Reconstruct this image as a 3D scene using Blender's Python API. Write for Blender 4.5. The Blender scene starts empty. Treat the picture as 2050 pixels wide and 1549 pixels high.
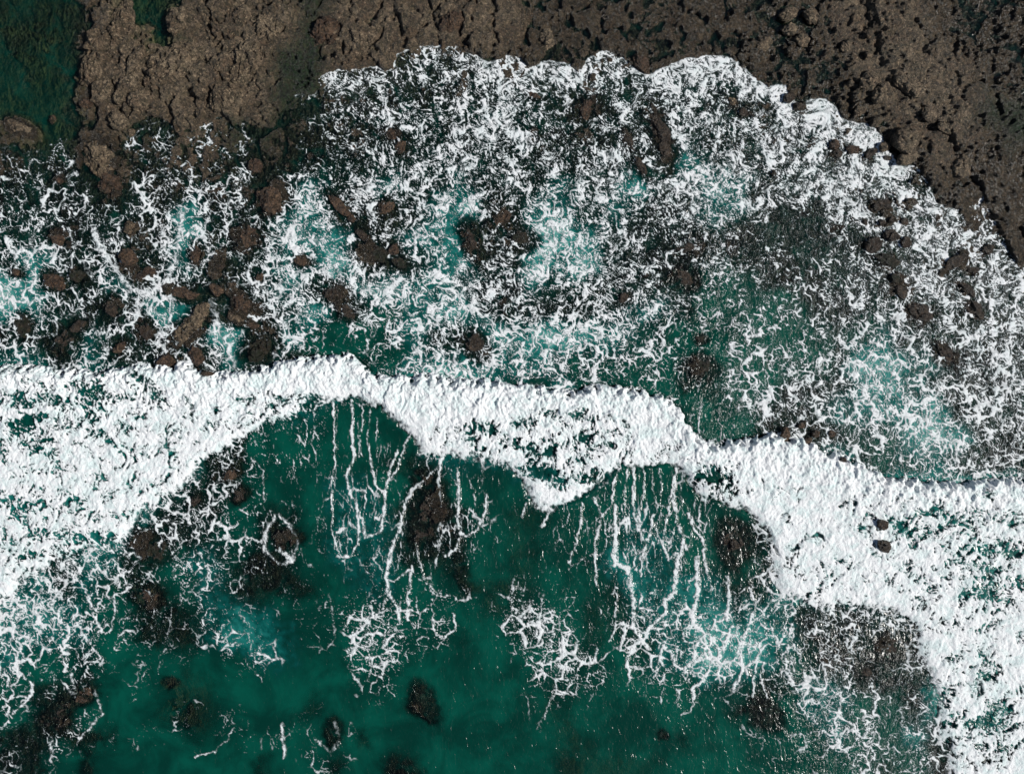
# Surf running up over a rock shelf, seen straight down from the air.
import bpy, bmesh, math, random
import numpy as np
from mathutils import Vector, Matrix
SC = bpy.context.scene
COL = SC.collection
# ---- camera -----------------------------------------------------------------------------
CAM_H = 82.0
cam_d = bpy.data.cameras.new("camera"); cam = bpy.data.objects.new("camera", cam_d); COL.objects.link(cam)
cam.location = (0, 0, CAM_H); cam.rotation_euler = (0, 0, 0)
cam_d.sensor_fit = 'HORIZONTAL'; cam_d.angle = 2*math.atan(51.25/CAM_H)
cam_d.clip_start = 1.0; cam_d.clip_end = 6000
SC.camera = cam
# ---- daylight ---------------------------------------------------------------------------
SUN_EL, SUN_AZ = math.radians(42), math.atan2(.98, -.16)          # the sun stands to the right, a little below
w = bpy.data.worlds.new("World"); SC.world = w; w.use_nodes = True
nt = w.node_tree; bg = nt.nodes['Background']
sky = nt.nodes.new('ShaderNodeTexSky'); sky.sky_type = 'NISHITA'; sky.sun_disc = False
sky.sun_elevation = SUN_EL; sky.sun_rotation = SUN_AZ
nt.links.new(sky.outputs[0], bg.inputs[0]); bg.inputs[1].default_value = .055
sd = bpy.data.lights.new("sun", 'SUN'); sd.energy = 4.6; sd.angle = math.radians(.5); sd.color = (1, .965, .91)
sun = bpy.data.objects.new("sun", sd); COL.objects.link(sun)
sdir = Vector((math.sin(SUN_AZ)*math.cos(SUN_EL), math.cos(SUN_AZ)*math.cos(SUN_EL), math.sin(SUN_EL)))
sun.location = sdir*200; sun.rotation_euler = sdir.to_track_quat('Z', 'Y').to_euler()
SC.view_settings.view_transform = 'Standard'; SC.view_settings.look = 'None'
SC.view_settings.exposure = 0.0; SC.view_settings.gamma = 1
SC.cycles.sample_clamp_indirect = 4; SC.cycles.max_bounces = 6; SC.cycles.transparent_max_bounces = 8
SC.cycles.diffuse_bounces = 2; SC.cycles.glossy_bounces = 2
SC.cycles.caustics_reflective = False; SC.cycles.caustics_refractive = False

# ROCKS: centre, half length, half width (map units), turn, height above its surroundings, tone, label, group
GU = 'dry rocks of the upper left shelf'; GR = 'rocks of the upper right shelf'; GL = 'rocks standing out of the foam on the left'
GM = 'rocks in the middle of the run-up'; GS = 'small rocks poking through the white run-up'; GB = 'rocks behind the breaking wave'; GP = 'rocks along the wave front'
ROCKS = [
 (248,52,56,27,78,.75,'T','tall tan block standing between the two green pools of the top left',GU),
 (204,86,30,22,20,.7,'T','pale tan crag at the upper right bank of the big green pool',GU),
 (196,138,46,30,80,.7,'T','long cracked tan crag on the right bank of the big green pool',GU),
 (208,188,30,20,60,.65,'T','tan crag tapering down beside the lower right bank of the green pool',GU),
 (176,210,15,11,10,.5,'R','small round brown rock at the lower right corner of the green pool',GU),
 (278,126,28,15,60,.6,'T','narrow tan rock right of the mossy green hollow',GU),
 (360,46,30,22,70,.75,'T','tan block on the right bank of the small pool at the top edge',GU),
 (313,99,13,11,0,.45,'T','small tan knob just below the small pool at the top edge',GU),
 (345,140,66,40,35,.75,'T','largest broad tan slab of the upper left shelf',GU),
 (262,172,24,18,40,.6,'T','tan wedge at the lower left end of the broad slab',GU),
 (284,206,28,22,60,.6,'T','blocky tan rock below the lower left end of the broad slab',GU),
 (245,198,18,12,75,.45,'T','small tan stone squeezed between the pool crag and the blocky rock',GU),
 (449,132,24,18,20,.55,'T','rounded tan rock beside the dark cleft right of the broad slab',GU),
 (494,120,48,38,70,.6,'T','wide low tan outcrop right of the dark cleft',GU),
 (452,200,36,23,40,.7,'T','tan wedge with a splash of white foam at its lower left foot',GU),
 (408,192,14,12,0,.45,'T','small rounded tan rock left of the wedge with the foam splash',GU),
 (243,246,22,19,-30,.55,'T','square tan boulder alone in dark weedy water below the shelf',GU),
 (264,266,8,8,0,.35,'T','little tan stone touching the lower right of the square boulder',GU),
 (200,318,44,37,-55,1.0,'T','big pale barnacle-crusted boulder, upper lobe, standing clear in the left foam',GL),
 (222,368,34,27,-40,.6,'R','darker brown lower lobe under the big barnacle-crusted boulder',GL),
 (120,362,9,9,0,.4,'R','small tan knob left of the barnacle-crusted boulder',GL),
 (106,240,9,6,80,.3,'R','tiny dark red rock at the bottom lip of the big green pool',GL),
 (44,258,34,15,-25,.5,'T','low brown ledge at the left edge below the green pool',GL),
 (541,398,33,31,20,.95,'R','large rounded red-brown boulder with a black shadow on its left',GL),
 (512,332,22,18,-30,.5,'R','brown rock just above the large rounded red-brown boulder',GL),
 (538,62,38,28,20,.55,'T','rough tan outcrop left of the weedy green gully near the top',GU),
 (484,40,24,20,60,.55,'T','blocky tan rock near the top edge left of the rough outcrop',GU),
 (655,62,40,26,50,.4,'R','ragged brown outcrop right of the weedy green gully',GU),
 (726,76,26,20,10,.4,'T','pale brown outcrop just above the run-up lip near the top centre left',GU),
 (905,48,34,22,40,.4,'R','reddish brown hump near the top edge above the tallest run-up lobe',GU),
 (1094,76,16,22,10,.4,'T','pale brown slab above the notch in the run-up lip at top centre',GU),
 (1282,128,22,14,-50,.4,'R','brown rock wedged in the notch left of the broad rounded run-up lobe',GU),
 (679,412,30,12,-48,.45,'R','slim slanting brown rock right of the large rounded boulder',GM),
 (705,438,11,9,-40,.35,'R','small brown stone at the lower tip of the slim slanting rock',GM),
 (801,294,18,14,60,.35,'R','red-brown rock in the foam left of centre, below a smaller one',GM),
 (786,267,16,10,-50,.3,'R','smaller brown rock just above and left of its red-brown neighbour',GM),
 (1068,191,17,6,-18,.35,'R','thin crescent of red-brown rock under a thick white curl',GM),
 (1322,262,46,19,-62,.5,'K','long dark arrowhead rock pointing down between two white streams',GM),
 (1332,300,24,14,-70,.35,'K','dark tip stone at the lower point of the arrowhead rock',GM),
 (1258,282,26,10,-60,.35,'K','narrow dark rib left of the arrowhead rock, upper piece',GM),
 (1283,332,26,10,-58,.35,'K','narrow dark rib left of the arrowhead rock, lower piece',GM),
 (1174,220,28,18,65,.3,'R','brown rock bared among foam between the two tallest lobes on the right',GM),
 (1466,204,12,9,-40,.4,'T','small brown stone in lace foam inside the broad rounded lobe',GM),
 (1577,199,13,12,0,.7,'K','dark round rock with a deep blue shadow at the run-up edge',GS),
 (1598,214,15,10,-15,.55,'K','flatter dark rock touching the lower right of the one with the blue shadow',GS),
 (1490,226,15,12,-35,.35,'K','dark rock left of the pair at the run-up edge',GM),
 (1669,291,13,11,30,.6,'R','brown boulder ringed by foam, upper one of a close pair',GS),
 (1676,308,12,10,-20,.45,'K','dark boulder ringed by foam, lower one of a close pair',GS),
 (1705,300,15,10,-10,.45,'R','brown boulder with a white curl over its top, right of the close pair',GS),
 (1718,224,13,11,15,.55,'T','grey-brown boulder just outside the run-up lip',GR),
 (1807,284,29,26,-30,1.0,'T','big round grey-brown boulder at the right end of the run-up lip',GR),
 (1768,296,12,11,0,.6,'T','brown boulder left of the big round grey-brown one',GR),
 (1741,308,16,9,40,.5,'K','slanting dark rock between foam and the boulders at the lip',GS),
 (1776,317,11,6,-10,.4,'K','small flat dark stone under the boulders at the lip',GS),
 (1811,320,24,13,20,.7,'T','flat brown boulder just below the big round grey-brown one',GR),
 (1922,334,26,22,40,.7,'T','grey-brown boulder beside a pitch dark hollow near the right edge',GR),
 (1733,168,24,17,45,.6,'T','angular grey-brown block in the upper right rubble',GR),
 (1757,194,26,18,55,.75,'T','leaning grey-brown slab with a dark shadow below the angular block',GR),
 (1812,176,32,20,-40,.75,'T','large grey-brown block at the foot of the slanting ledges',GR),
 (1733,75,9,9,0,.5,'T','small pale round stone left of the slanting ledges',GR),
 (1733,115,9,8,0,.4,'T','second small pale stone left of the slanting ledges, the lower one',GR),
 (1580,62,16,14,20,.6,'T','pale glinting block in the top right rubble',GR),
 (1602,82,16,13,-10,.6,'T','pale block with a bright wet face right below the glinting block',GR),
 (1622,36,20,15,-30,.6,'T','dark-sided rubble block near the top edge right of the glinting pair',GR),
 (1575,32,22,15,30,.5,'T','tilted rubble block at the top edge above the glinting pair',GR),
 (1526,92,22,14,45,.4,'T','flat brown rubble slab left of the glinting pair',GR),
 (1690,98,15,11,50,.5,'T','narrow tan block in rubble between the glinting pair and the ledges',GR),
 (1852,236,18,13,-40,.55,'T','tan block halfway down the rubble under the ledges',GR),
 (1885,262,17,12,-30,.5,'T','tan block at the lower end of the ledges',GR),
 (1756,412,15,12,50,.55,'K','dark boulder in thick foam, left one of a touching pair',GS),
 (1772,410,12,11,-20,.5,'K','dark boulder in thick foam, right one of a touching pair',GS),
 (1765,446,9,7,10,.45,'K','small dark stone, second from the left in the row above the rock cluster',GS),
 (1784,440,7,7,0,.45,'K','small dark stone, third from the left in the row above the rock cluster',GS),
 (1809,444,9,9,60,.45,'K','small dark stone, right end of the row above the rock cluster',GS),
 (1731,446,8,6,-20,.35,'K','small dark stone, left end of the row above the rock cluster',GS),
 (1748,492,22,18,30,.6,'K','craggy dark rock with a blue shadow, left part of the rock cluster',GS),
 (1782,472,18,15,-20,.65,'K','craggy dark rock at the top of the rock cluster',GS),
 (1812,486,13,12,0,.5,'K','round dark rock at the right of the rock cluster',GS),
 (1776,521,25,15,-20,.5,'M','greenish black rock at the bottom of the rock cluster',GS),
 (1791,557,14,11,-50,.5,'M','dark mossy rock just below the rock cluster',GS),
 (1802,584,18,12,-50,.5,'K','dark rock trailing down from the mossy one below the cluster',GS),
 (1842,624,28,22,-35,.5,'K','brown-black boulder in the right foam below the rock cluster',GS),
 (1952,622,26,18,-45,.45,'K','brown-black boulder in lace foam near the right edge, beside its twin to the left',GS),
 (1912,524,30,14,35,.45,'K','long dark rock in streaky foam near the right edge',GS),
 (1976,500,15,12,50,.45,'K','dark rock near the right edge, up and right of the long one',GS),
 (1948,540,15,8,0,.35,'K','small flat rock right below the long dark rock near the right edge',GS),
 (1936,580,24,12,-45,.4,'K','slanting foam-washed rock between the long rock and the lower boulder at right',GS),
 (1893,708,24,17,-50,.3,'K','foam-washed dark hump on the right above the lower turquoise foam',GS),
 (116,478,20,14,-20,.5,'R','brown rock ringed by foam in the upper left lace',GL),
 (260,456,17,13,55,.55,'T','tan rock with a black shadow right of the upper left lace',GL),
 (256,518,25,22,-30,.65,'R','large brown rock inside the left V of foam',GL),
 (300,543,15,10,-10,.4,'R','small brown rock at the right inside the V of foam',GL),
 (282,553,14,9,30,.3,'K','dark low rock just below the brown ones in the V of foam',GL),
 (112,565,28,18,-30,.45,'R','red-brown rock left of a mossier one near the left edge',GL),
 (154,552,20,15,20,.45,'M','mossy rock touching the right side of the red-brown one near the left edge',GL),
 (392,510,20,12,75,.4,'R','brown rock right of the foam V, under lacy foam',GL),
 (440,530,18,14,20,.35,'K','dark rock in thin lace above the long brown ridge',GL),
 (433,580,19,14,-35,.5,'R','blocky brown rock at the upper right of the long brown ridge',GL),
 (372,588,34,17,-15,.45,'R','broad brown rock at the top of the long brown ridge',GL),
 (400,632,36,20,65,.6,'T','tan spine of the long brown ridge beside a turquoise channel',GL),
 (368,668,34,24,40,.55,'T','mottled tan lower end of the long brown ridge',GL),
 (484,608,30,22,-20,.6,'R','large brown rock right of the turquoise channel',GL),
 (470,636,22,13,-30,.55,'T','tan wedge at the foot of the large brown rock by the turquoise channel',GL),
 (507,652,15,8,-5,.4,'R','small brown rock right of the tan wedge',GL),
 (520,555,12,9,50,.35,'R','small brown rock left of the patch of bright foam',GL),
 (497,474,30,23,-60,.5,'R','dark red-brown rock hollowed by foam above the turquoise channel',GL),
 (395,712,24,15,-60,.55,'R','red-brown rock just above the wave front, left of the turquoise channel',GP),
 (334,724,22,13,15,.5,'R','rounded brown rock half covered by the wave front on the left',GP),
 (421,748,17,6,0,.75,'R','sliver of brown rock sticking out of the wave front',GP),
 (240,696,18,11,50,.4,'R','small dark red rock above the wave front on the left',GP),
 (125,680,34,25,30,.12,'K','broad dark rock under a thin skin of water near the left edge',GL),
 (156,652,20,12,35,.35,'K','brown-black rock at the top of the broad dark one',GL),
 (226,622,24,19,-50,.30,'K','dark red rock in black water left of the milky pool',GL),
 (46,655,27,20,-70,.35,'M','mossy black rock at the left edge above the wave',GL),
 (293,664,24,16,-60,.30,'K','dark rock under foam threads below the milky pool',GL),
 (32,545,10,9,0,.35,'R','small red-brown rock at the very left edge in foam',GL),
 (520,696,40,28,65,.5,'M','large mossy black rock right of the turquoise channel, touching the wave',GP),
 (756,508,34,18,-15,.45,'M','mossy green-black rock under the thick slanting foam left of centre',GM),
 (789,500,14,12,50,.5,'R','red-brown knob on the right of the mossy green-black rock',GM),
 (800,526,17,12,-30,.35,'M','mossy lower lump right below the red-brown knob',GM),
 (728,472,22,10,-40,.3,'K','dark slanting rock up and left of the mossy green-black one',GM),
 (602,522,18,11,-10,.35,'R','dark red-brown rock above the patch of bright foam',GM),
 (668,588,32,20,-35,.35,'K','dark ridge rock right of the patch of bright foam',GM),
 (694,622,20,13,-50,.28,'K','dark rock under foam threads below the dark ridge rock',GM),
 (942,482,38,17,-70,.28,'K','long dark rock in foam left of the paired centre rocks',GM),
 (1006,437,26,14,35,.45,'R','slanting red-brown rock, upper one of the paired centre rocks',GM),
 (1042,476,30,20,-20,.45,'M','rounded mossy rock, lower one of the paired centre rocks',GM),
 (953,690,33,22,-35,.40,'K','dark rock at the centre left with a net of foam over its top',GM),
 (772,416,20,15,40,.35,'R','red-brown rock in foam above the mossy green-black one',GM),
 (1249,597,16,11,55,.28,'K','small black rock in lace foam right of centre',GM),
 (1372,556,26,20,-30,.22,'K','round black rock in lace foam left of the glittering water',GM),
 (1376,494,30,18,20,.20,'K','low black rock above the round one left of the glittering water',GM),
 (1410,732,30,22,-30,.22,'M','mossy green rock in clear dark water above the wave',GM),
 (1402,679,15,11,0,.22,'M','small mossy knob above the mossy green rock in clear water',GM),
 (1570,868,17,11,80,.75,'R','brown rock standing in a notch of the wave front',GP),
 (1603,852,8,7,0,.5,'R','small brown knob above the row of stones at the wave front',GP),
 (1616,882,11,8,20,.5,'R','brown stone at the left end of the row at the wave front',GP),
 (1632,868,10,9,50,.5,'R','brown stone in the middle of the row at the wave front',GP),
 (1665,868,8,7,0,.4,'R','brown stone at the right end of the row at the wave front',GP),
 (1681,918,9,6,-15,.6,'K','tiny dark stone just breaking out of the wave front on the right',GP),
 (1760,1047,14,11,10,.7,'K','upper one of two dark boulders alone in the white water',GP),
 (1764,1089,17,13,-30,.7,'K','lower one of two dark boulders alone in the white water',GP),
 (460,952,20,15,30,.28,'R','brown rock capped by foam just behind the breaker on the left',GB),
 (480,992,20,14,40,.20,'K','dark rock in foam threads below the foam-capped one behind the breaker',GB),
 (310,1102,36,27,-20,.28,'M','ragged mossy rock at the lower edge of the left white water',GB),
 (392,1002,17,12,60,.18,'K','small dark rock between the white water and the foam-capped rock',GB),
 (583,1078,24,16,0,.18,'M','mossy rock with a white curl of foam under it, behind the breaker',GB),
 (296,1192,26,20,20,.12,'R','dark rock with brown top under thin foam below the ragged mossy one',GB),
 (857,1012,40,28,75,.18,'K','large dark rock behind the middle of the breaker, net of foam on its right',GB),
 (846,1068,24,18,30,.10,'K','dark rock adjoining the lower end of the large dark one',GB),
 (1464,1088,46,32,-80,.20,'K','large black rock streaked with foam left of the right-hand white water',GB),
 (338,1364,15,10,-10,-.12,'R','small dark red rock alone in green water at the lower left',GB),
 (170,1392,28,19,45,.08,'R','brown rock crest near the lower left corner with foam around it',GB),
 (118,1424,30,22,50,-.05,'K','dark submerged rock beside the brown crest near the lower left corner',GB),
 (855,1410,38,22,-65,-.35,'K','lone dark oval rock sunk in clear green water at bottom centre',GB),
 (667,1464,26,18,80,-.25,'K','dark sunken rock near the bottom edge with foam specks left of the oval one',GB),
 (1731,1344,20,15,-20,.15,'K','dark rock ringed by foam at the lower right',GB),
 (1780,1292,34,26,60,.08,'K','broad dark rock above the foam-ringed one at the lower right',GB),
 (1536,1434,34,26,-40,-.20,'K','dark sunken rock under a net of foam specks at the lower right',GB),
 (1327,1472,9,8,0,-.3,'K','tiny dark sunken stone near the bottom edge right of centre',GB),
]
# ---------------------------------------------------------------------------
# THE LIE OF THE LAND AND THE SEA: plan-view maps in metres (1 map unit = 5 cm)
# ---------------------------------------------------------------------------
U = 20.0                                   # map units per metre
def to_m(X, Y): return (X - 1025.0) / U, (774.5 - Y) / U

def _h(ix, iy, seed):
    h = (ix.astype(np.int64) * 374761393 + iy.astype(np.int64) * 668265263 + seed * 974634777) & 0xFFFFFFFF
    h = ((h ^ (h >> 13)) * 1274126177) & 0xFFFFFFFF
    h = ((h ^ (h >> 15)) * 2246822519) & 0xFFFFFFFF
    return h ^ (h >> 16)
def h01(ix, iy, seed): return (_h(ix, iy, seed) & 0xFFFFFF).astype(np.float32) / np.float32(16777215.0)

def perlin(x, y, seed=0):
    fx = np.floor(x); fy = np.floor(y)
    ix = fx.astype(np.int32); iy = fy.astype(np.int32)
    dx = (x - fx).astype(np.float32); dy = (y - fy).astype(np.float32)
    u = dx*dx*dx*(dx*(dx*6-15)+10); v = dy*dy*dy*(dy*(dy*6-15)+10)
    def g(ox, oy):
        a = h01(ix+ox, iy+oy, seed) * np.float32(6.2831853)
        return np.cos(a)*(dx-ox) + np.sin(a)*(dy-oy)
    a = g(0,0); a = a + u*(g(1,0)-a)
    b = g(0,1); b = b + u*(g(1,1)-b)
    return (a + v*(b-a)) * np.float32(1.45)
def fbm(x, y, octs=4, seed=0, gain=.5, lac=2.03, ridged=False):
    s = 0; a = 1.0; t = 0
    for i in range(octs):
        c_, s_ = math.cos(.65+1.1*i)*lac**i, math.sin(.65+1.1*i)*lac**i
        n = perlin(x*c_ - y*s_ + 17.3*i, x*s_ + y*c_ - 9.1*i, seed+i*13)
        if ridged: n = 1 - 2*np.abs(n)
        s = s + a*n; t += a; a *= gain
    return s / t
def voronoi(x, y, seed=0, jit=.95):
    """distance to the nearest cell border, distance to the cell's point, a number per cell"""
    fx = np.floor(x); fy = np.floor(y)
    ix = fx.astype(np.int32); iy = fy.astype(np.int32)
    dx = (x-fx).astype(np.float32); dy = (y-fy).astype(np.float32)
    best = np.full(x.shape, 9, np.float32); mx = np.zeros_like(best); my = np.zeros_like(best); cid = np.zeros_like(best)
    pts = {}
    for oy in (-1,0,1):
        for ox in (-1,0,1):
            rx = ox + .5 + jit*(h01(ix+ox, iy+oy, seed)-.5) - dx
            ry = oy + .5 + jit*(h01(ix+ox, iy+oy, seed+77)-.5) - dy
            pts[ox,oy] = (rx, ry)
            d = rx*rx + ry*ry; m = d < best
            best = np.where(m, d, best); mx = np.where(m, rx, mx); my = np.where(m, ry, my)
            cid = np.where(m, ox*3.0+oy, cid)
    edge = np.full(x.shape, 9, np.float32)
    for (rx, ry) in pts.values():
        ex = rx-mx; ey = ry-my; L = np.sqrt(ex*ex+ey*ey)
        ok = L > 1e-4
        d = np.where(ok, (.5*(rx+mx)*ex + .5*(ry+my)*ey)/np.where(ok, L, 1), 9)
        edge = np.minimum(edge, d)
    cx = np.floor(x+mx).astype(np.int32); cy = np.floor(y+my).astype(np.int32)
    return edge, np.sqrt(best), h01(cx, cy, seed+5)
def sstep(a, b, x):
    t = np.clip((x-a)/(b-a), 0, 1); return t*t*(3-2*t)
def blur(a, s):
    if s <= 0: return a
    r = int(s*3)+1; k = np.exp(-.5*(np.arange(-r, r+1)/s)**2); k = (k/k.sum()).astype(np.float32)
    for ax in (0, 1):
        p = np.pad(a, [(r, r) if i == ax else (0, 0) for i in (0, 1)], mode='edge')
        out = np.zeros_like(a)
        n = a.shape[ax]
        for i, w in enumerate(k):
            out += w * (p[i:i+n, :] if ax == 0 else p[:, i:i+n])
        a = out
    return a
def rank(a):
    """values replaced by their place in the whole map's order, 0 to 1"""
    q = np.quantile(a.ravel()[::7], np.linspace(0, 1, 257)); q = np.maximum.accumulate(q + np.arange(257)*1e-9)
    return np.interp(a, q, np.linspace(0, 1, 257)).astype(np.float32)

# coarse map used for every soft control map: 5 units (25 cm) per sample, with a margin around the frame
CM = 5.0; CX0, CY0 = -120.0, -120.0
cnx, cny = int((2050+240)/CM)+1, int((1549+240)/CM)+1
def csample(m, X, Y):
    u = np.clip((X-CX0)/CM, 0, cnx-1.001); v = np.clip((Y-CY0)/CM, 0, cny-1.001)
    i = u.astype(np.int32); j = v.astype(np.int32); fu = (u-i).astype(np.float32); fv = (v-j).astype(np.float32)
    a = m[j, i]*(1-fu)+m[j, i+1]*fu; b = m[j+1, i]*(1-fu)+m[j+1, i+1]*fu
    return a*(1-fv)+b*fv
cX, cY = np.meshgrid(CX0+CM*np.arange(cnx), CY0+CM*np.arange(cny))
cX = cX.astype(np.float32); cY = cY.astype(np.float32)

def poly_mask(pts, soft=1.2):
    inside = np.zeros(cX.shape, bool); n = len(pts)
    for i in range(n):
        x0, y0 = pts[i]; x1, y1 = pts[(i+1) % n]
        if y0 == y1: continue
        c = ((y0 > cY) != (y1 > cY)) & (cX < (x1-x0)*(cY-y0)/(y1-y0)+x0)
        inside ^= c
    return blur(inside.astype(np.float32), soft)
def grid_to_map(g, valid=None, soft=5.0):
    """31x41 cells of 50 units -> coarse map; empty cells are filled from their neighbours"""
    g = np.array(g, np.float32)
    if valid is not None:
        w = valid.astype(np.float32); a = g*w
        for _ in range(12):
            A = blur(a, 1.0); W = blur(w, 1.0); f = np.where(W > 1e-6, A/np.maximum(W, 1e-6), 0)
            g = np.where(valid, g, f); a = np.where(valid, g, np.where(W > .02, f, 0)); w = np.where(valid, 1, np.where(W > .02, 1.0, 0)).astype(np.float32)
    u = np.clip((cX-25)/50, 0, 40); v = np.clip((cY-25)/50, 0, 30)
    i = np.minimum(u.astype(int), 39); j = np.minimum(v.astype(int), 29); fu = u-i; fv = v-j
    fu = fu*fu*(3-2*fu)*.5+fu*.5; fv = fv*fv*(3-2*fv)*.5+fv*.5
    o = (g[j, i]*(1-fu)+g[j, i+1]*fu)*(1-fv)+(g[j+1, i]*(1-fu)+g[j+1, i+1]*fu)*fv
    return o.astype(np.float32)

FOAM = """
00000000000000000000000000000000000000000
00000000000000000000000000000000000000000
00000000000001114455756454566600000000000
00000000000046533467876564777765600000000
00000000410023566677754355676568886000000
11201221330023555678755466276677888600010
22400322331024566777666676467766888870025
23321343551564665675666776687757788831057
44333455542675756767466665687652268875566
45525455546785367733787765356422235788877
56525355445658723574577765434432235768477
66334654346865786676556655323332345477667
66433763345753455676454546532443344456657
54354452564651234734677765422442334465567
44254545723331235667666544422435666554567
................6778433223322455557766556
.............110...........22465566677566
...........351111..............5554667645
.........436321224................3356544
........3321134322211...1111.............
......454333235434431333555433...........
.....44442452443444311235555334..........
..76534442332343443101234645335..........
7664332332122124432143223555454..........
7663221122111255441156412556544434565....
6644321133201165220026511445544333343....
5333111102200045100005641335544434223....
5133010000000012000002421123322355422....
2122000111001100000001000001002155423....
1131111111111200000000000000002224524....
1110000000001100000000000000001112523....
""".strip('\n').split('\n')
LAND = """
dddnbGGbbbbbdbbbbbbbbnnnnnnnnnnnnbbbbnnnn
dddnbbGbbbbbdbbbbbbbbnnnnnnnnnnnnbbbbnnnn
dGGnbbbbbbbddbbbnnnnnnnnnnnnnnnnnnbbbbbnn
GGGnbbbbbbbddnnnnnnnnnnnsnsssnnnnnbbbbbnn
GGGnbbbbbbbdnnnsssnsssnnssnsssnnsnnbbbbdd
nGGnbdnbbddnnnnssssssnsnssnssnsnsnnnbbbnd
nnsnbnnbnnknssssssssssssssnTsssnsnsnnbnnn
kkkdnnnnnnnstsstsstssstssTnsttsssnnnnnnnn
kkkkksnTskkttnsnstTsnttstskkttskkknnnnnnn
skkssnnTnkkttTnnttTnnTTtskkkssskkkknnnnnn
sTskknstnnsttTnnstTssTtTskkkssskkkksnnnnn
Ttnktnssnnstknttttssktskskskggskkkksnnnnn
TtkkksTTnnknTkkgttTksskksttkggggskkskknnn
kkttsksnTTntggggtkkTtTTTtgkggggggkgtskknn
ttktsssnntTnkgkgttttttgogggkgggggkTTttkks
tttttttttttttttttTTtggtogggkkggksstTtskks
tttttttttttttgggtttttttttttgggskkttttTkks
tttttttttsgggggggttttttttttgggnnnkggTTTkk
TTTTTTTTkngggggksttttttttgggTTTTTTkggtkkk
TTTTTTTskkgggttgkkgggTTtggggssTTTTTTTTTTT
TTTTTTkkkgssgtttkksgoogogtggggksTTTTTTTTT
TTTTTkkkkgskgtttkksgoogggttggkkTTTTTTTTTT
ttkttkgttkkkgtttkssgoogoTttgggkkTTTTTTTTT
ttktokkgtskkkgttggkoooggoTtTtskTTTTTTTTTT
tttggkkktTtggggggggooogootttTtttskkskkTTT
ttttgssstTTtggggggogoogooottTTTtskktkkTTT
tggkgggoggttgggggggggggogottTTTgskkkkkTTT
gkkkggooogggogggkgggggogggggtgkkttkkkTTTT
gkkgggokogggogggkggggooggggggkkgttggkTTTT
kkkkkggoogggggkgggggggoogggkgggggtggTkTTT
kkgkggggggkggkgkkgggggooooogggggoggkgkkkk
""".strip('\n').split('\n')
for nm, rows in (('FOAM', FOAM), ('LAND', LAND)):
    for j, r in enumerate(rows):
        if len(r) != 41: print('ROW', nm, j, len(r))
FOAM = [(r + '.'*41)[:41].replace(' ', '.') for r in FOAM]
LAND = [(r + r[-1]*41)[:41] for r in LAND]
LAND = [(r[:3].replace('d', 'p') + r[3:]) if j < 3 else r for j, r in enumerate(LAND)]      # weed under water in the top left corner
fv = np.array([[c.isdigit() for c in r] for r in FOAM])
fg = np.array([[int(c)/10 if c.isdigit() else 0 for c in r] for r in FOAM], np.float32)
M_foam = grid_to_map(fg, fv)
#          height  aeration algae sand  wet-dark
CLS = {'b': ( .34, .00, .10, .0, .10), 'd': ( .10, .00, .95, .0, .45), 'n': (-.10, .00, .12, .0, .70),
       'G': (-.75, .03, .10, 1.0, .00), 's': (-.42, .06, .12, .0, .95), 'k': (-.28, .00, .12, .0, 1.0),
       't': (-1.6, .36, .20, .1, .70), 'T': (-1.7, .74, .10, .1, .50), 'g': (-4.2, .02, .30, .3, .50),
       'o': (-1.30, .00, .25, .9, .20), 'p': (-.55, .02, .55, .5, .45)}
M_h, M_air, M_alg, M_sand, M_wet = [blur(grid_to_map([[CLS[c][k] for c in r] for r in LAND]), 1.6) for k in range(5)]

FRONT = [(-200,736),(0,735),(100,735),(130,742),(200,742),(260,735),(330,731),(370,728),(400,746),(440,748),(480,744),(530,735),(580,722),(620,718),(660,715),(700,710),(722,724),(735,745),(760,752),(800,754),(860,752),(900,762),(950,765),(1000,762),(1050,772),(1100,778),(1140,787),(1165,780),(1200,770),(1240,778),(1290,785),(1330,798),(1362,822),(1375,848),(1392,872),(1420,886),(1470,881),(1500,880),(1540,870),(1562,868),(1584,884),(1605,878),(1640,898),(1680,910),(1720,930),(1750,946),(1770,958),(1830,960),(1870,965),(1920,968),(1960,962),(2000,960),(2250,964)]
BACK = [(2250,1600),(1905,1600),(1900,1490),(1870,1450),(1885,1400),(1855,1340),(1835,1290),(1842,1245),(1800,1228),(1760,1210),(1700,1208),(1640,1213),(1600,1205),(1560,1180),(1548,1120),(1530,1045),(1490,1017),(1450,1010),(1410,1000),(1385,978),(1372,948),(1350,925),(1330,928),(1290,936),(1240,930),(1215,955),(1180,990),(1130,1002),(1100,1026),(1075,1015),(1055,990),(1045,948),(1010,926),(980,925),(920,915),(888,902),(870,920),(850,905),(835,890),(820,870),(800,845),(760,814),(720,797),(660,801),(640,806),(600,838),(560,840),(520,856),(480,868),(460,893),(430,902),(388,935),(378,972),(340,988),(300,1012),(270,1040),(240,1083),(200,1095),(150,1105),(100,1125),(50,1160),(0,1210),(-200,1260)]
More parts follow.
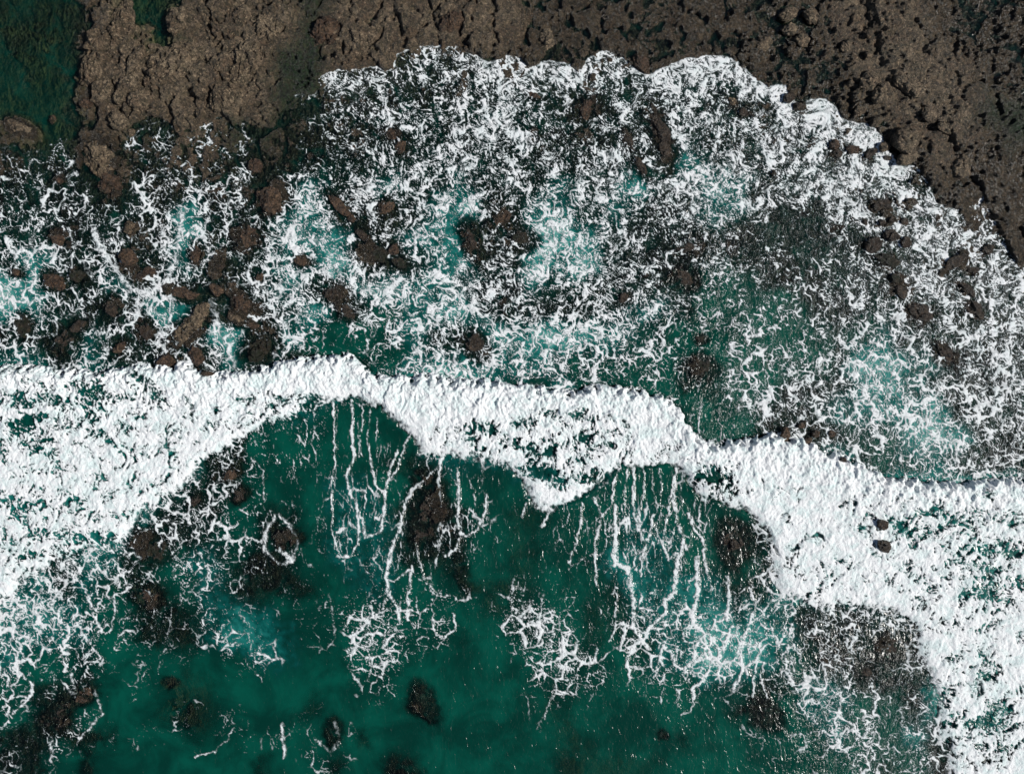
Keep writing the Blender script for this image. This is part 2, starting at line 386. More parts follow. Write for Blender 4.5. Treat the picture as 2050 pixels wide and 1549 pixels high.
SWASH = [(-200,300),(0,285),(60,300),(110,285),(125,275),(165,280),(200,300),(250,260),(300,230),(345,250),(400,260),(415,225),(440,222),(470,250),(500,240),(545,262),(575,200),(600,185),(632,192),(632,168),(650,150),(685,138),(745,134),(768,142),(787,140),(785,122),(795,105),(830,94),(880,91),(915,93),(950,110),(980,128),(1000,117),(1035,110),(1050,122),(1058,136),(1085,123),(1130,126),(1165,145),(1172,119),(1200,104),(1225,103),(1255,120),(1280,145),(1297,153),(1330,135),(1375,118),(1440,111),(1480,125),(1515,162),(1540,174),(1570,169),(1582,190),(1602,215),(1620,203),(1650,197),(1670,214),(1695,243),(1740,250),(1760,266),(1776,300),(1800,330),(1832,332),(1860,370),(1870,402),(1900,420),(1950,410),(1990,370),(2010,340),(2250,320),(2250,1700),(-200,1700)]
M_bore = poly_mask(FRONT + BACK, 3.0)
M_swash = poly_mask(SWASH, 1.3)
# thinner places and openings inside the white water: centre, radii, how open
HOLES = [(150,800,150,60,.33),(80,870,70,60,.30),(230,870,120,70,.14),(60,1010,60,60,.22),(160,1010,90,60,.16),(120,1090,120,50,.30),(268,782,12,22,.5),(85,900,30,25,.55),
 (560,838,60,20,.35),(610,850,45,38,.50),(575,885,40,25,.55),(520,800,60,25,.12),(430,820,14,40,.22),(990,868,50,20,.50),(1040,880,60,30,.30),(1130,870,90,40,.28),(1120,835,60,18,.2),(1100,948,75,13,.75),(1185,955,35,16,.55),
 (1090,905,70,30,.28),(1210,900,50,22,.25),(1330,905,40,16,.12),(1425,958,34,22,.50),(1450,975,30,20,.45),(1850,1050,110,45,.22),(1935,1090,50,50,.35),(1990,1140,45,70,.50),(1960,1190,50,30,.45),(1600,1140,30,20,.15),
 (1850,1170,90,40,.15),(1960,1030,50,40,.2),(1640,1170,40,25,.18),(1700,1130,25,15,.15),(1950,1330,60,30,.16),(1980,1450,70,60,.38),(1900,1440,50,50,.25),(1900,1240,60,30,.12),(1745,1000,50,18,.12)]
M_hole = np.zeros(cX.shape, np.float32)
for x, y, rx, ry, s in HOLES:
    M_hole = np.maximum(M_hole, s*np.exp(-((cX-x)/rx)**2-((cY-y)/ry)**2))
# clear water just behind the breaker, foamed water between: openings of the swash
def tile(ox, oy, s, pts): return [(ox+x/s, oy+y/s) for x, y in pts]
Z = 2050/600
A, B, C, D, E, F = (500,750), (1000,750), (1000,1100), (500,1100), (0,1100), (0,400)
STREAKS = [(o, w, s, p) for o, w, s, p in [
 (A,3,.5,[(572,200),(575,420),(585,600),(555,740),(565,950),(560,1060),(600,1190),(630,1240)]),(A,6,.5,[(700,180),(700,450),(715,560),(660,690),(680,800),(735,900),(745,1050),(740,1150),(690,1240),(640,1245)]),
 (A,3,.35,[(740,330),(750,430),(770,560)]),(A,3,.4,[(775,190),(770,330),(745,460),(750,560)]),(A,3,.35,[(835,200),(815,330),(800,480)]),(A,2.5,.35,[(875,290),(865,420),(870,560)]),(A,3,.3,[(600,200),(600,330),(580,420)]),
 (A,5,.5,[(810,470),(830,620),(860,760),(900,800),(930,780),(960,640),(1010,520)]),(A,6,.5,[(925,790),(920,940),(890,1080),(790,1105),(770,1000),(720,860)]),(A,4,.45,[(1110,390),(1060,470),(1010,640),(960,720),(930,780)]),
 (A,7,.55,[(1280,640),(1180,740),(1110,790),(1055,900),(1030,1050),(980,1150),(950,1300),(930,1400),(960,1520)]),(A,5,.5,[(1360,460),(1310,580),(1290,700),(1310,860),(1320,960),(1290,1060)]),
 (A,6,.5,[(1420,640),(1430,860),(1420,1000),(1440,1080),(1420,1180),(1340,1240)]),(A,3,.4,[(1480,680),(1530,790),(1545,900)]),(A,4,.5,[(1620,820),(1610,940),(1560,1050),(1490,1100),(1440,1090)]),
 (A,5,.45,[(1130,1120),(1160,1260),(1190,1400),(1240,1430)]),(A,5,.45,[(940,1400),(990,1410),(1090,1330)]),(A,3,.35,[(1590,560),(1595,700),(1570,780)]),(A,10,.4,[(180,960),(110,1080),(100,1200),(200,1290),(290,1280),(330,1150),(270,1020),(190,960)]),
 (A,9,.5,[(200,1190),(260,1240),(290,1280)]),(A,4,.4,[(10,560),(90,650),(100,860)]),(A,3,.35,[(220,860),(270,900),(260,950)]),
 (B,4,.5,[(640,830),(700,960),(760,900),(790,700),(830,620)]),(B,8,.6,[(790,900),(795,1100),(790,1290),(880,1330),(900,1450),(915,1538)]),(B,5,.5,[(700,960),(670,1080),(650,1130),(655,1300),(660,1440)]),
 (B,3.5,.45,[(880,620),(850,800),(860,960),(870,1080)]),(B,6,.5,[(920,640),(915,900),(940,1050),(1000,1150),(980,1240)]),(B,3,.45,[(990,650),(985,820),(940,1000)]),(B,3.5,.45,[(1190,700),(1160,900),(1130,1050),(1110,1150)]),
 (B,6,.55,[(1120,1150),(1150,1260),(1230,1210),(1260,1130),(1210,1000),(1190,850),(1210,640)]),(B,5,.55,[(1050,960),(1030,1060),(1010,1130)]),(B,6,.55,[(1290,950),(1330,1060),(1390,1120),(1400,1250),(1430,1400)]),
 (B,9,.6,[(1350,1250),(1355,1500)]),(B,7,.55,[(1230,1220),(1200,1350),(1200,1500)]),(B,5,.45,[(565,880),(555,1020),(520,1150),(475,1290)]),(B,5,.5,[(180,880),(150,980)]),(B,7,.45,[(350,920),(290,1040)]),(B,3,.4,[(1370,880),(1365,1050)]),
 (B,3,.35,[(1090,640),(1110,760),(1100,830)]),(B,3,.35,[(1040,640),(1050,800),(1080,950)]),(B,3,.3,[(1250,660),(1230,800),(1260,950)]),(B,10,.35,[(980,1180),(1000,1260)]),
 (C,9,.6,[(780,0),(790,100),(880,130),(900,250),(915,400),(910,530),(960,600),(1020,680)]),(C,9,.6,[(1350,100),(1350,250),(1330,420),(1320,520)]),(C,7,.6,[(1220,100),(1190,300),(1130,350),(1130,440),(1030,520),(1000,600),(930,650),(870,750),(890,860)]),
 (C,8,.55,[(1560,180),(1570,320),(1550,480)]),(C,8,.55,[(1740,420),(1690,560),(1650,700),(1660,830),(1600,940)]),(C,7,.55,[(1590,520),(1540,650),(1510,740),(1450,770),(1400,900),(1320,940),(1330,1020)]),
 (C,7,.55,[(1400,580),(1410,720),(1450,770)]),(C,7,.55,[(1350,640),(1320,760),(1260,820),(1200,790),(1170,700),(1110,650)]),(C,5,.5,[(1110,680),(1080,800),(1060,870)]),(C,5,.5,[(1720,650),(1770,700),(1740,860),(1735,1000)]),
 (C,4,.5,[(1780,840),(1830,1030)]),(C,4,.5,[(1880,480),(1860,620),(1780,690)]),(C,6,.5,[(2000,500),(1960,700),(1960,840),(2040,960)]),(C,4,.45,[(800,300),(790,430),(790,540),(750,630)]),(C,5,.5,[(1260,820),(1400,890)]),(C,5,.5,[(830,690),(930,650)]),
 (C,4,.4,[(1330,1020),(1310,1100),(1240,1130)]),(C,12,.22,[(60,250),(300,300),(380,430),(250,560),(480,620),(560,760),(400,780),(250,700)]),(C,10,.25,[(330,900),(420,1000),(520,940),(600,930)]),(C,4,.35,[(360,1000),(320,1100),(310,1160)]),
 (D,5,.55,[(960,0),(930,180),(950,290),(1010,400),(1030,500)]),(D,7,.5,[(1110,110),(1080,330),(1080,480)]),(D,4,.45,[(920,330),(910,450),(780,470)]),(D,4,.4,[(1180,180),(1240,260),(1340,330)]),(D,4,.5,[(1250,400),(1260,560),(1320,610),(1410,540),(1390,430)]),
 (D,3,.3,[(720,30),(800,150),(850,240),(800,340)]),(D,8,.4,[(220,1200),(240,1420)]),(D,9,.35,[(450,1290),(560,1390),(620,1300),(580,1180)]),(D,12,.25,[(770,520),(850,650),(820,780),(900,860)]),(D,10,.25,[(930,560),(920,680),(860,780)]),(D,5,.3,[(540,300),(570,430),(580,580)]),
 (E,6,.45,[(490,130),(600,300),(640,450),(700,560)]),(E,5,.45,[(780,300),(790,430),(750,560)]),(E,5,.45,[(480,400),(560,560),(690,740),(600,800),(580,880)]),(E,6,.5,[(90,1120),(200,1010),(230,930),(150,850)]),(E,7,.4,[(650,960),(700,1120),(600,1230),(540,1290)]),
 (E,7,.45,[(350,1280),(350,1440)]),(E,4,.4,[(1340,1410),(1470,1380),(1560,1290),(1600,1220)]),(E,3,.35,[(1450,600),(1560,640),(1700,560),(1720,700),(1690,790),(1770,860)]),(E,4,.35,[(1360,20),(1430,160),(1290,300),(1280,340)]),(E,7,.4,[(420,900),(520,1000),(480,820)]),
 (E,4,.3,[(1100,760),(1080,850)]),(E,5,.3,[(960,880),(1000,900)]),
 (F,16,.45,[(640,200),(700,360),(800,480),(880,600),(1000,660),(1130,560),(1200,420),(1230,250),(1250,60)]),(F,7,.3,[(330,350),(440,440),(560,430)]),(F,12,.3,[(230,230),(200,330),(160,480),(130,600)]),(F,9,.35,[(1190,680),(1150,850),(1110,1050)]),
 (F,5,.3,[(940,800),(850,870),(800,930)]),(F,22,.35,[(1450,700),(1480,850),(1560,1000),(1600,1160)]),(F,7,.35,[(470,190),(500,290),(420,340)]),(F,6,.3,[(560,420),(620,500),(640,560)]),(F,5,.3,[(1560,530),(1700,600),(1800,740)]),(F,10,.3,[(420,780),(600,800),(700,960),(740,1070)]),
]]

# ---- the fine map: 8 cm per sample -------------------------------------------------
FS = 1.6
FX0, FY0 = -140.0, -130.0
fnx, fny = int((2050+280)/FS), int((1549+260)/FS)
X, Y = np.meshgrid((FX0+FS*np.arange(fnx)).astype(np.float32), (FY0+FS*np.arange(fny)).astype(np.float32))
def fsample(m, Xs, Ys):
    u = np.clip((Xs-FX0)/FS, 0, fnx-1.001); v = np.clip((Ys-FY0)/FS, 0, fny-1.001)
    i = u.astype(np.int32); j = v.astype(np.int32); fu = (u-i).astype(np.float32); fw = (v-j).astype(np.float32)
    a = m[j, i]*(1-fu)+m[j, i+1]*fu; b = m[j+1, i]*(1-fu)+m[j+1, i+1]*fu
    return a*(1-fw)+b*fw

n1 = fbm(X/46, Y/46, 4, 3); n2 = fbm(X/46, Y/46, 4, 41)
n3 = fbm(X/12, Y/12, 3, 5);  n4 = fbm(X/12, Y/12, 3, 51)
Xw = X+26*n1+7*n3; Yw = Y+26*n2+7*n4            # wandering borders for the soft maps
Xs_ = X+4*n1+3.5*n3; Ys_ = Y+4*n2+3.5*n4            # a little wandering for the drawn edges

Xs0 = X+9*n1+6*n3; Ys0 = Y+9*n2+6*n4
# the skirt of wet shelf round every rock that stands in the sea
halo = np.zeros_like(X)
for r in ROCKS:
    if r[8] in (GU, GR): continue
    x, y, rx, ry, rot = r[:5]; q = int(max(rx, ry)*2.6/FS); j, i = int((y-FY0)/FS), int((x-FX0)/FS)
    sl = (slice(max(0, j-q), j+q), slice(max(0, i-q), i+q)); c_, s_ = math.cos(math.radians(rot)), math.sin(math.radians(rot))
    dx, dy = Xs0[sl]-x, -(Ys0[sl]-y); u, v = (dx*c_+dy*s_)/rx, (-dx*s_+dy*c_)/ry
    halo[sl] = np.maximum(halo[sl], sstep(1.9, .9, np.hypot(u, v)))
# ---- how the water moves: run-up fanning out, swirls everywhere ------------------------
def curl(scale, seed, octs=1):
    p_ = fbm(X/scale, Y/scale, octs, seed); gy, gx = np.gradient(p_, FS)
    return gy*scale, -gx*scale
ux, uy = 0, 0
for sc_, am_, sd_ in ((70, .8, 601), (30, 1.0, 607), (13, .55, 613)):
    a_, b_ = curl(sc_, sd_); ux = ux+am_*a_; uy = uy+am_*b_
rx_, ry_ = X-1180, (Y-980)*1.15; rl = np.hypot(rx_, ry_)+60
run = sstep(520, 640, X)*sstep(720, 560, Y)
below = sstep(760, 860, Y)*sstep(430, 540, X)*sstep(1600, 1500, X)
mx_ = rx_/rl*run*1.1+.25*below*np.sin(X/90)-.35*(1-run)*(1-below); my_ = ry_/rl*run*1.1+1.5*below+.75*(1-run)*(1-below)
vx, vy = (mx_+1.0*ux).astype(np.float32), (my_+1.0*uy).astype(np.float32); vl = np.hypot(vx, vy)+.15; vx /= vl; vy /= vl
def carry(m, length, steps):
    """a map smeared along the moving water"""
    out = m.copy(); wsum = 1.0
    for sg in (-1, 1):
        px, py = X.copy(), Y.copy()
        for k_ in range(steps):
            ax, ay = fsample(vx, px, py), fsample(vy, px, py)
            px = px+sg*length/steps*ax; py = py+sg*length/steps*ay
            w_ = 1-(k_+1)/(steps+1); out = out+w_*fsample(m, px, py); wsum += w_
    return out/wsum
grain = h01((X/FS).astype(np.int32), (Y/FS).astype(np.int32), 700).astype(np.float32)
grain2 = perlin(X/4.6, Y/4.6, 701)
fib = carry(blur(grain, .8), 16, 6); fib = (fib-fib.mean())/fib.std()
fib2 = carry(grain2, 34, 8); fib2 = (fib2-fib2.mean())/fib2.std()
fibre = np.clip(.55*fib+.65*fib2, -2.5, 2.5)*.4
# coordinates carried backwards through the swirls
qx, qy = X.copy(), Y.copy()
ux = np.asarray(ux, np.float32); uy = np.asarray(uy, np.float32)
cal = (.35+.65*run)*(1-.75*below)
for k_ in range(7):
    ax, ay = fsample(ux, qx, qy), fsample(uy, qx, qy); qx = qx-1.35*ax*cal; qy = qy-1.35*ay*cal
# breaker front: how far behind the front line, in units
fr = np.array(FRONT, np.float32)
front_y = np.interp(X+3*n4, fr[:, 0], fr[:, 1]).astype(np.float32)
jag = 13*(np.abs(fbm(X/26, Y/26, 2, 91))*2-.5)+10*fbm(X/10, Y/10, 4, 93, gain=.75)+4*fibre
jag = -jag
d_front = Y-front_y+jag
mb = csample(M_bore, X+9*n3+10*n1, Y+16*n4+8*n2)
behind = sstep(.5-.2, .5+.25, mb + .42*fbm(X/15, Y/24, 4, 17, gain=.65))
near_front = (np.abs(Y-front_y) < 28)
bore = np.where(Y-front_y < 40, sstep(-1.5, 1.5, d_front)*np.where(near_front, 1, behind), behind)
bore = np.where((Y-front_y) < 28, sstep(-1.5, 1.5, d_front), bore)
bore = np.where(csample(blur(M_bore, 4), X, Y) < .05, 0, bore).astype(np.float32)

swl = csample(M_swash, Xs_, Ys_) + .10*fbm(X/7, Y/7, 3, 23)
swash = sstep(.40, .60, swl)
rim = sstep(.42, .6, swl)*sstep(1.02, .80, csample(blur(M_swash, 4), X, Y))*sstep(560, 660, X)*(Y < 620)       # the bright lip of the run-up

Dm = csample(M_foam, Xw, Yw)
band = .27*fbm(X/38, Y/52, 4, 61)+.12*fbm(X/13, Y/16, 3, 67)
Dm = Dm + 2.1*band*np.sqrt(np.clip(Dm*(1.05-Dm), 0, 1))*1.15
Dm = Dm*(1-.50*sstep(430, 600, X)*sstep(1560, 1460, X)*sstep(800, 880, Y)*sstep(1260, 1150, Y))
Dm = Dm*swash + .30*rim*sstep(.15, .5, csample(M_foam, X, Y+35))
strk = np.zeros_like(X)
for o, w, s, p in STREAKS:
    P = tile(o[0], o[1], Z, p)
    xs = [q[0] for q in P]; ys = [q[1] for q in P]
    i0 = max(0, int((min(xs)-50-FX0)/FS)); i1 = int((max(xs)+50-FX0)/FS); j0 = max(0, int((min(ys)-50-FY0)/FS)); j1 = int((max(ys)+50-FY0)/FS)
    sx = X[j0:j1, i0:i1]+5*n3[j0:j1, i0:i1]; sy = Y[j0:j1, i0:i1]+6*n4[j0:j1, i0:i1]
    best = np.full(sx.shape, 1e9, np.float32)
    for (x0, y0), (x1, y1) in zip(P[:-1], P[1:]):
        L = (x1-x0)**2+(y1-y0)**2+1e-6; t = np.clip(((sx-x0)*(x1-x0)+(sy-y0)*(y1-y0))/L, 0, 1)
        best = np.minimum(best, np.hypot(sx-x0-t*(x1-x0), sy-y0-t*(y1-y0)))
    w = w*.50+.7
    strk[j0:j1, i0:i1] = np.maximum(strk[j0:j1, i0:i1], s*np.exp(-(best/w)**2))
D_out = np.clip(Dm*1.0-.22*halo, 0, .93)
D_in = np.clip(.985-1.15*csample(M_hole, Xw, Yw)+.16*(fbm(X/55, Y/55, 3, 71)-.2)*sstep(40, 120, Y-front_y), 0, 1)

# ---- foam pattern: nets of cells at several sizes and curling threads, drawn out where it streams --------
xm, ym = X/U, Y/U
flow = sstep(470, 620, X)*sstep(1560, 1420, X)*sstep(790, 860, Y)*sstep(1280, 1080, Y)
flow = np.maximum(flow, .5*sstep(560, 700, X)*sstep(130, 220, Y)*sstep(620, 420, Y))
w1 = fbm(xm/.9, ym/.9, 3, 131); w2 = fbm(xm/.9, ym/.9, 3, 137)          # swirls of about a metre
Xr = qx/U+.30*n1+.10*n3+.12*w1; Yr = qy/U+.30*n2+.10*n4+.12*w2
def ridge(e, w): return np.exp(-(e/w)**1.2)
def netr(scale, seed, w):
    ei, fi, ci = voronoi(Xr/scale, Yr/scale, seed)
    es, fs, cs = voronoi(Xr/(scale*.60), Yr/(scale*2.3), seed+300)
    gi = ridge(ei, w*(.35+1.1*np.clip(.5+1.0*w2, 0, 1)))*(.55+.6*ci); gs = ridge(es, w*(.3+1.1*np.clip(.5+1.0*w1, 0, 1)))*(.55+.6*cs)
    return gi*(1-flow)+gs*flow
def thread(scale, seed, w):
    """curling lines where a warped noise crosses zero"""
    sx = scale*(1-.45*flow); sy = scale*(1+1.4*flow)
    return np.exp(-np.abs(perlin(Xr/sx+.5*w2, Yr/sy+.5*w1, seed))/w)
R = np.zeros_like(X)
for scale, seed, w, amp in ((1.75, 11, .17, 1.0), (.95, 23, .20, .92), (.48, 37, .24, .74)):
    gate = np.clip(.5+.8*fbm(X/(scale*28), Y/(scale*34), 2, seed+9), 0, 1)
    R = np.maximum(R, amp*netr(scale, seed, w)*(.40+.85*gate))
g2 = np.clip(.5+.9*fbm(X/40, Y/40, 2, 401), 0, 1)
R = np.maximum(R, .84*thread(1.0, 141, .09)*(.35+.8*g2)); R = np.maximum(R, .80*thread(.50, 143, .11)*(.35+.8*(1-g2))); R = np.maximum(R, .74*thread(.62, 147, .10)*(.45+.6*g2))
R = R+.25*thread(.27, 149, .2)*sstep(.3, .8, R)
fine = fbm(xm*3.4+.4*n3, ym*3.4+.4*n4, 2, 83, gain=.62)
wisp = fbm(xm*2.4+1.5*n3, (ym*2.4)*(1-.5*flow)+1.5*n4, 3, 85, gain=.6, ridged=True)
mass = fbm(xm/1.3+.8*w1, ym/(1.3+1.2*flow)+.8*w2, 3, 87)
S = rank(R+.05*fine+.13*wisp+.20*mass+(.05+.10*run)*fibre)
thr = 1-D_out
soft = .20+.42*np.clip(D_out, 0, 1)
a_out = sstep(-.50*soft, soft, S-thr)
lip = np.exp(-((swl-.52)/.15)**2)*sstep(560, 640, X)*sstep(620, 520, Y)*sstep(-.9, -.1, n1+n3+.6)
a_out = np.maximum(a_out*(.74+.30*sstep(-.9, .9, fibre*2+mass)), .9*lip*(.75+.5*fibre))
a_out = a_out*1.0
a_out = a_out*sstep(.015, .09, D_out+.3*lip)
a_str = .95*sstep(.05, .50, strk*(.40+.60*S+.40*fibre+.30*wisp))*(1-halo*.4)
a_out = np.maximum(a_out, a_str)
# thrown-up white water: tufts combed towards the shore
fx_ = xm+.35*ym
def billow(x, y, seed, octs=3):
    t = 0
    for o_ in range(octs): t = t+np.abs(perlin(x*2.1**o_+3.7*o_, y*2.1**o_-5.1*o_, seed+o_))/1.75**o_
    return t
puff = billow(xm*.55+.35*n3+.5*n1, ym*.5+.35*n4, 451, 4)
tuft = fbm(fx_*3.0+.8*n3, ym*1.5+.8*n4, 4, 97, gain=.62)
clot = fbm(xm/2.3+.5*n3+.6*n1, ym/1.7+.5*n4, 4, 99, gain=.6)
Sb = rank(.34*tuft+.10*fine+.40*R+.12*wisp+.75*clot+.30*fibre)
a_in = sstep(-.16, .24, Sb-(1-D_in))
a_in = np.where(D_in > .94, np.maximum(a_in, .86+.14*sstep(-.3, .2, tuft)), a_in)
foam = (a_out*(1-bore)+a_in*bore).astype(np.float32)
cover = blur(foam, 5.0)

# ---- water heights -------------------------------------------------------------------
db = np.clip((Y-front_y)/U, -3, 60)                       # metres behind the front
inb = csample(blur(M_bore, 3), X, Y)
hb = (.60*sstep(-.25, 1.2, d_front/U)*np.exp(-np.clip(db, 0, 60)/4.5)+.12)*sstep(.1, .7, inb)
lump = .34*puff+.10*fibre+.13*fbm(fx_*1.5+.3*n3, ym*1.1+.3*n4, 4, 103, gain=.58)+.02*fine
bsoft = bore*sstep(.35, 1.0, np.where(Y-front_y < 40, 1, blur(bore, 9)))
hb = hb+bsoft*(.12+lump*(.36+.85*np.exp(-np.clip(db, 0, 60)/3.5)))*sstep(-.1, .5, d_front/U)
swell = .05*fbm(xm*.35+.2*ym, ym*.5, 3, 107)+.02*fbm(xm*1.3, ym*1.6, 3, 109)
W0 = np.where(np.isfinite(hb), hb, 0)+swell*sstep(250, 500, Y)      # the water's surface without foam
# ---- the rock shelf and sea bed -------------------------------------------------------
base = csample(M_h, Xw, Yw)
base = base-.14*swash*sstep(-.5, -.15, base)
base = base+(np.maximum(base, -.07)-base)*halo*.9
land_up = sstep(.62, .38, swl)
base = base+.26*land_up*sstep(-.6, -.05, base)
base = base+1.2*sstep(60, -300, Y)*0
blk_e, blk_f, blk_c = voronoi(xm/2.5+.42*n1+.16*n3, ym/3.1+.42*n2+.16*n4, 201)
b2_e, b2_f, b2_c = voronoi(xm/1.0+.45*n3+.3*n1, ym/.8+.45*n4, 205)
crk = sstep(-.25, .25, fbm(xm/1.8, ym/1.8, 3, 219))
b3_e, b3_f, b3_c = voronoi(xm/.34+.25*n3, ym/.34+.25*n4, 207)
rugged = sstep(-2.6, -.4, base)
patchy = sstep(-.15, .35, fbm(xm/4, ym/4, 3, 213))
ruf = .46*(blk_c-.5)*sstep(0, .12, blk_e)+.30*(b2_c-.5)*sstep(0, .14, b2_e)*(.5+patchy)+.12*(b3_c-.5)*sstep(0, .2, b3_e)
ruf = ruf-.60*np.exp(-(blk_e/(.03+.06*crk))**2)*crk-.22*np.exp(-(b2_e/.08)**2)*(.4+patchy)*(1-crk*.6)-.05*np.exp(-(b3_e/.12)**2)
rub = sstep(1350, 1600, X)*sstep(500, 350, Y)
ruf = ruf+rub*(.30*(b2_c-.5)*sstep(0, .16, b2_e)+.18*(b3_c-.5)*sstep(0, .2, b3_e)-.12*np.exp(-(b3_e/.10)**2))
ruf = ruf+.24*fbm(xm/1.6, ym/1.6, 6, 215, gain=.70, ridged=True)-.16*sstep(.1, .6, fbm(xm*1.7, ym*1.7, 4, 221, gain=.7))+.10*fbm(xm*2.4, ym*2.4, 4, 217, gain=.7)
T0 = base+ruf*(.35+.65*rugged)+.25*n1*(1-rugged)
# the long slanting ledges of the upper right
lx = np.array([1700,1745,1752,1770,1800,1845,1890,1935,1980], np.float32); ly = np.array([-60,30,100,140,175,215,270,330,420], np.float32)
best = np.full(X.shape, 1e9, np.float32); side = np.zeros_like(X)
for a_ in range(len(lx)-1):
    x0, y0, x1, y1 = lx[a_], ly[a_], lx[a_+1], ly[a_+1]; L = (x1-x0)**2+(y1-y0)**2
    t = np.clip(((Xs_-x0)*(x1-x0)+(Ys_-y0)*(y1-y0))/L, 0, 1); q = np.hypot(Xs_-x0-t*(x1-x0), Ys_-y0-t*(y1-y0))
    sd = np.sign((x1-x0)*(Ys_-y0)-(y1-y0)*(Xs_-x0)); side = np.where(q < best, -sd, side); best = np.minimum(best, q)
dl = best*side                                              # positive to the upper right of the ledge line
ledge = sstep(-80, -50, dl)*sstep(170, 90, dl)
saw = sum(a*(((dl+s+5*n3)/p) % 1.0) for a, p, s in ((.30, 27.0, 4.0), (.16, 11.0, 0)))
T0 = T0*(1-.35*ledge)+ledge*(.18+.42*sstep(-4, 3, dl)+.8*(saw-.23)*sstep(60, 5, np.abs(dl-8)))
T0 = T0.astype(np.float32)
air = np.clip(csample(M_air, Xw, Yw)+.16*fbm(X/30, Y/40, 3, 121), 0, 1.1)
near = blur(foam, 1.8)
air = air*(.55+.45*cover+.40*near)*(1+.9*fbm(xm*1.5+.5*n3, ym*1.5+.5*n4, 4, 123, gain=.62))+.26*near*sstep(.15, .6, cover)*sstep(.2, -.5, base)
air = np.clip(air*(1-.45*bore), 0, 1)
alg = csample(M_alg, Xw, Yw); sand = csample(M_sand, Xw, Yw)*(1-halo); wet = np.maximum(csample(M_wet, Xw, Yw), halo*.92)
air = air*(1-.75*halo)
# ---------------------------------------------------------------------------
# MATERIALS
# ---------------------------------------------------------------------------
class N:
    def __init__(s, name):
        s.m = bpy.data.materials.new(name); s.m.use_nodes = True; s.t = s.m.node_tree; s.t.nodes.clear()
    def n(s, kind, ins=None, **kw):
        o = s.t.nodes.new(kind)
        for k, v in kw.items(): setattr(o, k, v)
        for k, v in (ins or {}).items():
            if isinstance(v, bpy.types.NodeSocket): s.t.links.new(v, o.inputs[k])
            else: o.inputs[k].default_value = v
        return o
    def attr(s, name, out='Fac'): return s.n('ShaderNodeAttribute', attribute_name=name).outputs[out]
    def math(s, op, a, b=0.0, clamp=False):
        return s.n('ShaderNodeMath', {0: a, 1: b}, operation=op, use_clamp=clamp).outputs[0]
    def noise(s, scale, vec, detail=4, rough=.55, dist=0.0, out='Fac'):
        return s.n('ShaderNodeTexNoise', {'Vector': vec, 'Scale': scale, 'Detail': detail, 'Roughness': rough, 'Distortion': dist}).outputs[out]
    def mix(s, f, a, b, blend='MIX'):
        o = s.n('ShaderNodeMix', data_type='RGBA', blend_type=blend); o.clamp_factor = True
        for k, v in ((0, f), (6, a), (7, b)):
            if isinstance(v, bpy.types.NodeSocket): s.t.links.new(v, o.inputs[k])
            else: o.inputs[k].default_value = v if k == 0 else (*v, 1)
        return o.outputs[2]
    def ramp(s, v, lo, hi):
        return s.n('ShaderNodeMapRange', {0: v, 1: lo, 2: hi}, interpolation_type='SMOOTHSTEP').outputs[0]
    def out(s, sh): s.t.links.new(sh, s.n('ShaderNodeOutputMaterial').inputs[0]); return s.m

def rock_colour(k, vec, wet, tan, red, dark, moss, moss_amt):
    """mottled weathered rock: crust, stain, lichen specks and dark seams"""
    big = k.ramp(k.noise(.45, vec, 5), .38, .64)
    c = k.mix(big, tan, red)
    c = k.mix(k.math('MULTIPLY', k.ramp(k.noise(1.4, vec, 6, .7, .5), .44, .66), .8), c, tuple(v*.34 for v in red))
    sp = k.ramp(k.noise(2.3, vec, 8, .78, .9), .42, .56)
    c = k.mix(sp, tuple(v*.16 for v in tan), c)
    sp2 = k.ramp(k.noise(4.5, vec, 5, .75), .55, .63)
    c = k.mix(k.math('MULTIPLY', sp2, .70), c, tuple(min(1, v*2.1) for v in tan))
    mo = k.math('MULTIPLY', k.ramp(k.noise(1.6, vec, 5, .65), .36, .62), moss_amt)
    c = k.mix(mo, c, k.mix(k.ramp(k.noise(7, vec, 4, .7), .4, .65), tuple(v*.25 for v in moss), moss))
    return k.mix(wet, c, k.mix(.20, dark, c))
TAN, RED, DARK, MOSS = (.29, .215, .142), (.165, .105, .066), (.009, .008, .009), (.030, .052, .018)

def rock_bump(k, vec, strength=1.0):
    a = k.noise(1.7, vec, 9, .72, .5); v = k.n('ShaderNodeTexVoronoi', {'Vector': k.n('ShaderNodeMixRGB', {0: .12, 1: vec, 2: k.noise(2.0, vec, 3, out='Color')}).outputs[0], 'Scale': 1.8}, feature='DISTANCE_TO_EDGE').outputs['Distance']
    cr = k.ramp(v, 0.0, .07); g = k.noise(6.5, vec, 5, .75)
    h = k.math('ADD', k.math('ADD', k.math('MULTIPLY', a, 1.0), k.math('MULTIPLY', cr, .10)), k.math('MULTIPLY', g, .32))
    return k.n('ShaderNodeBump', {'Height': h, 'Strength': strength, 'Distance': 1.1}).outputs[0]

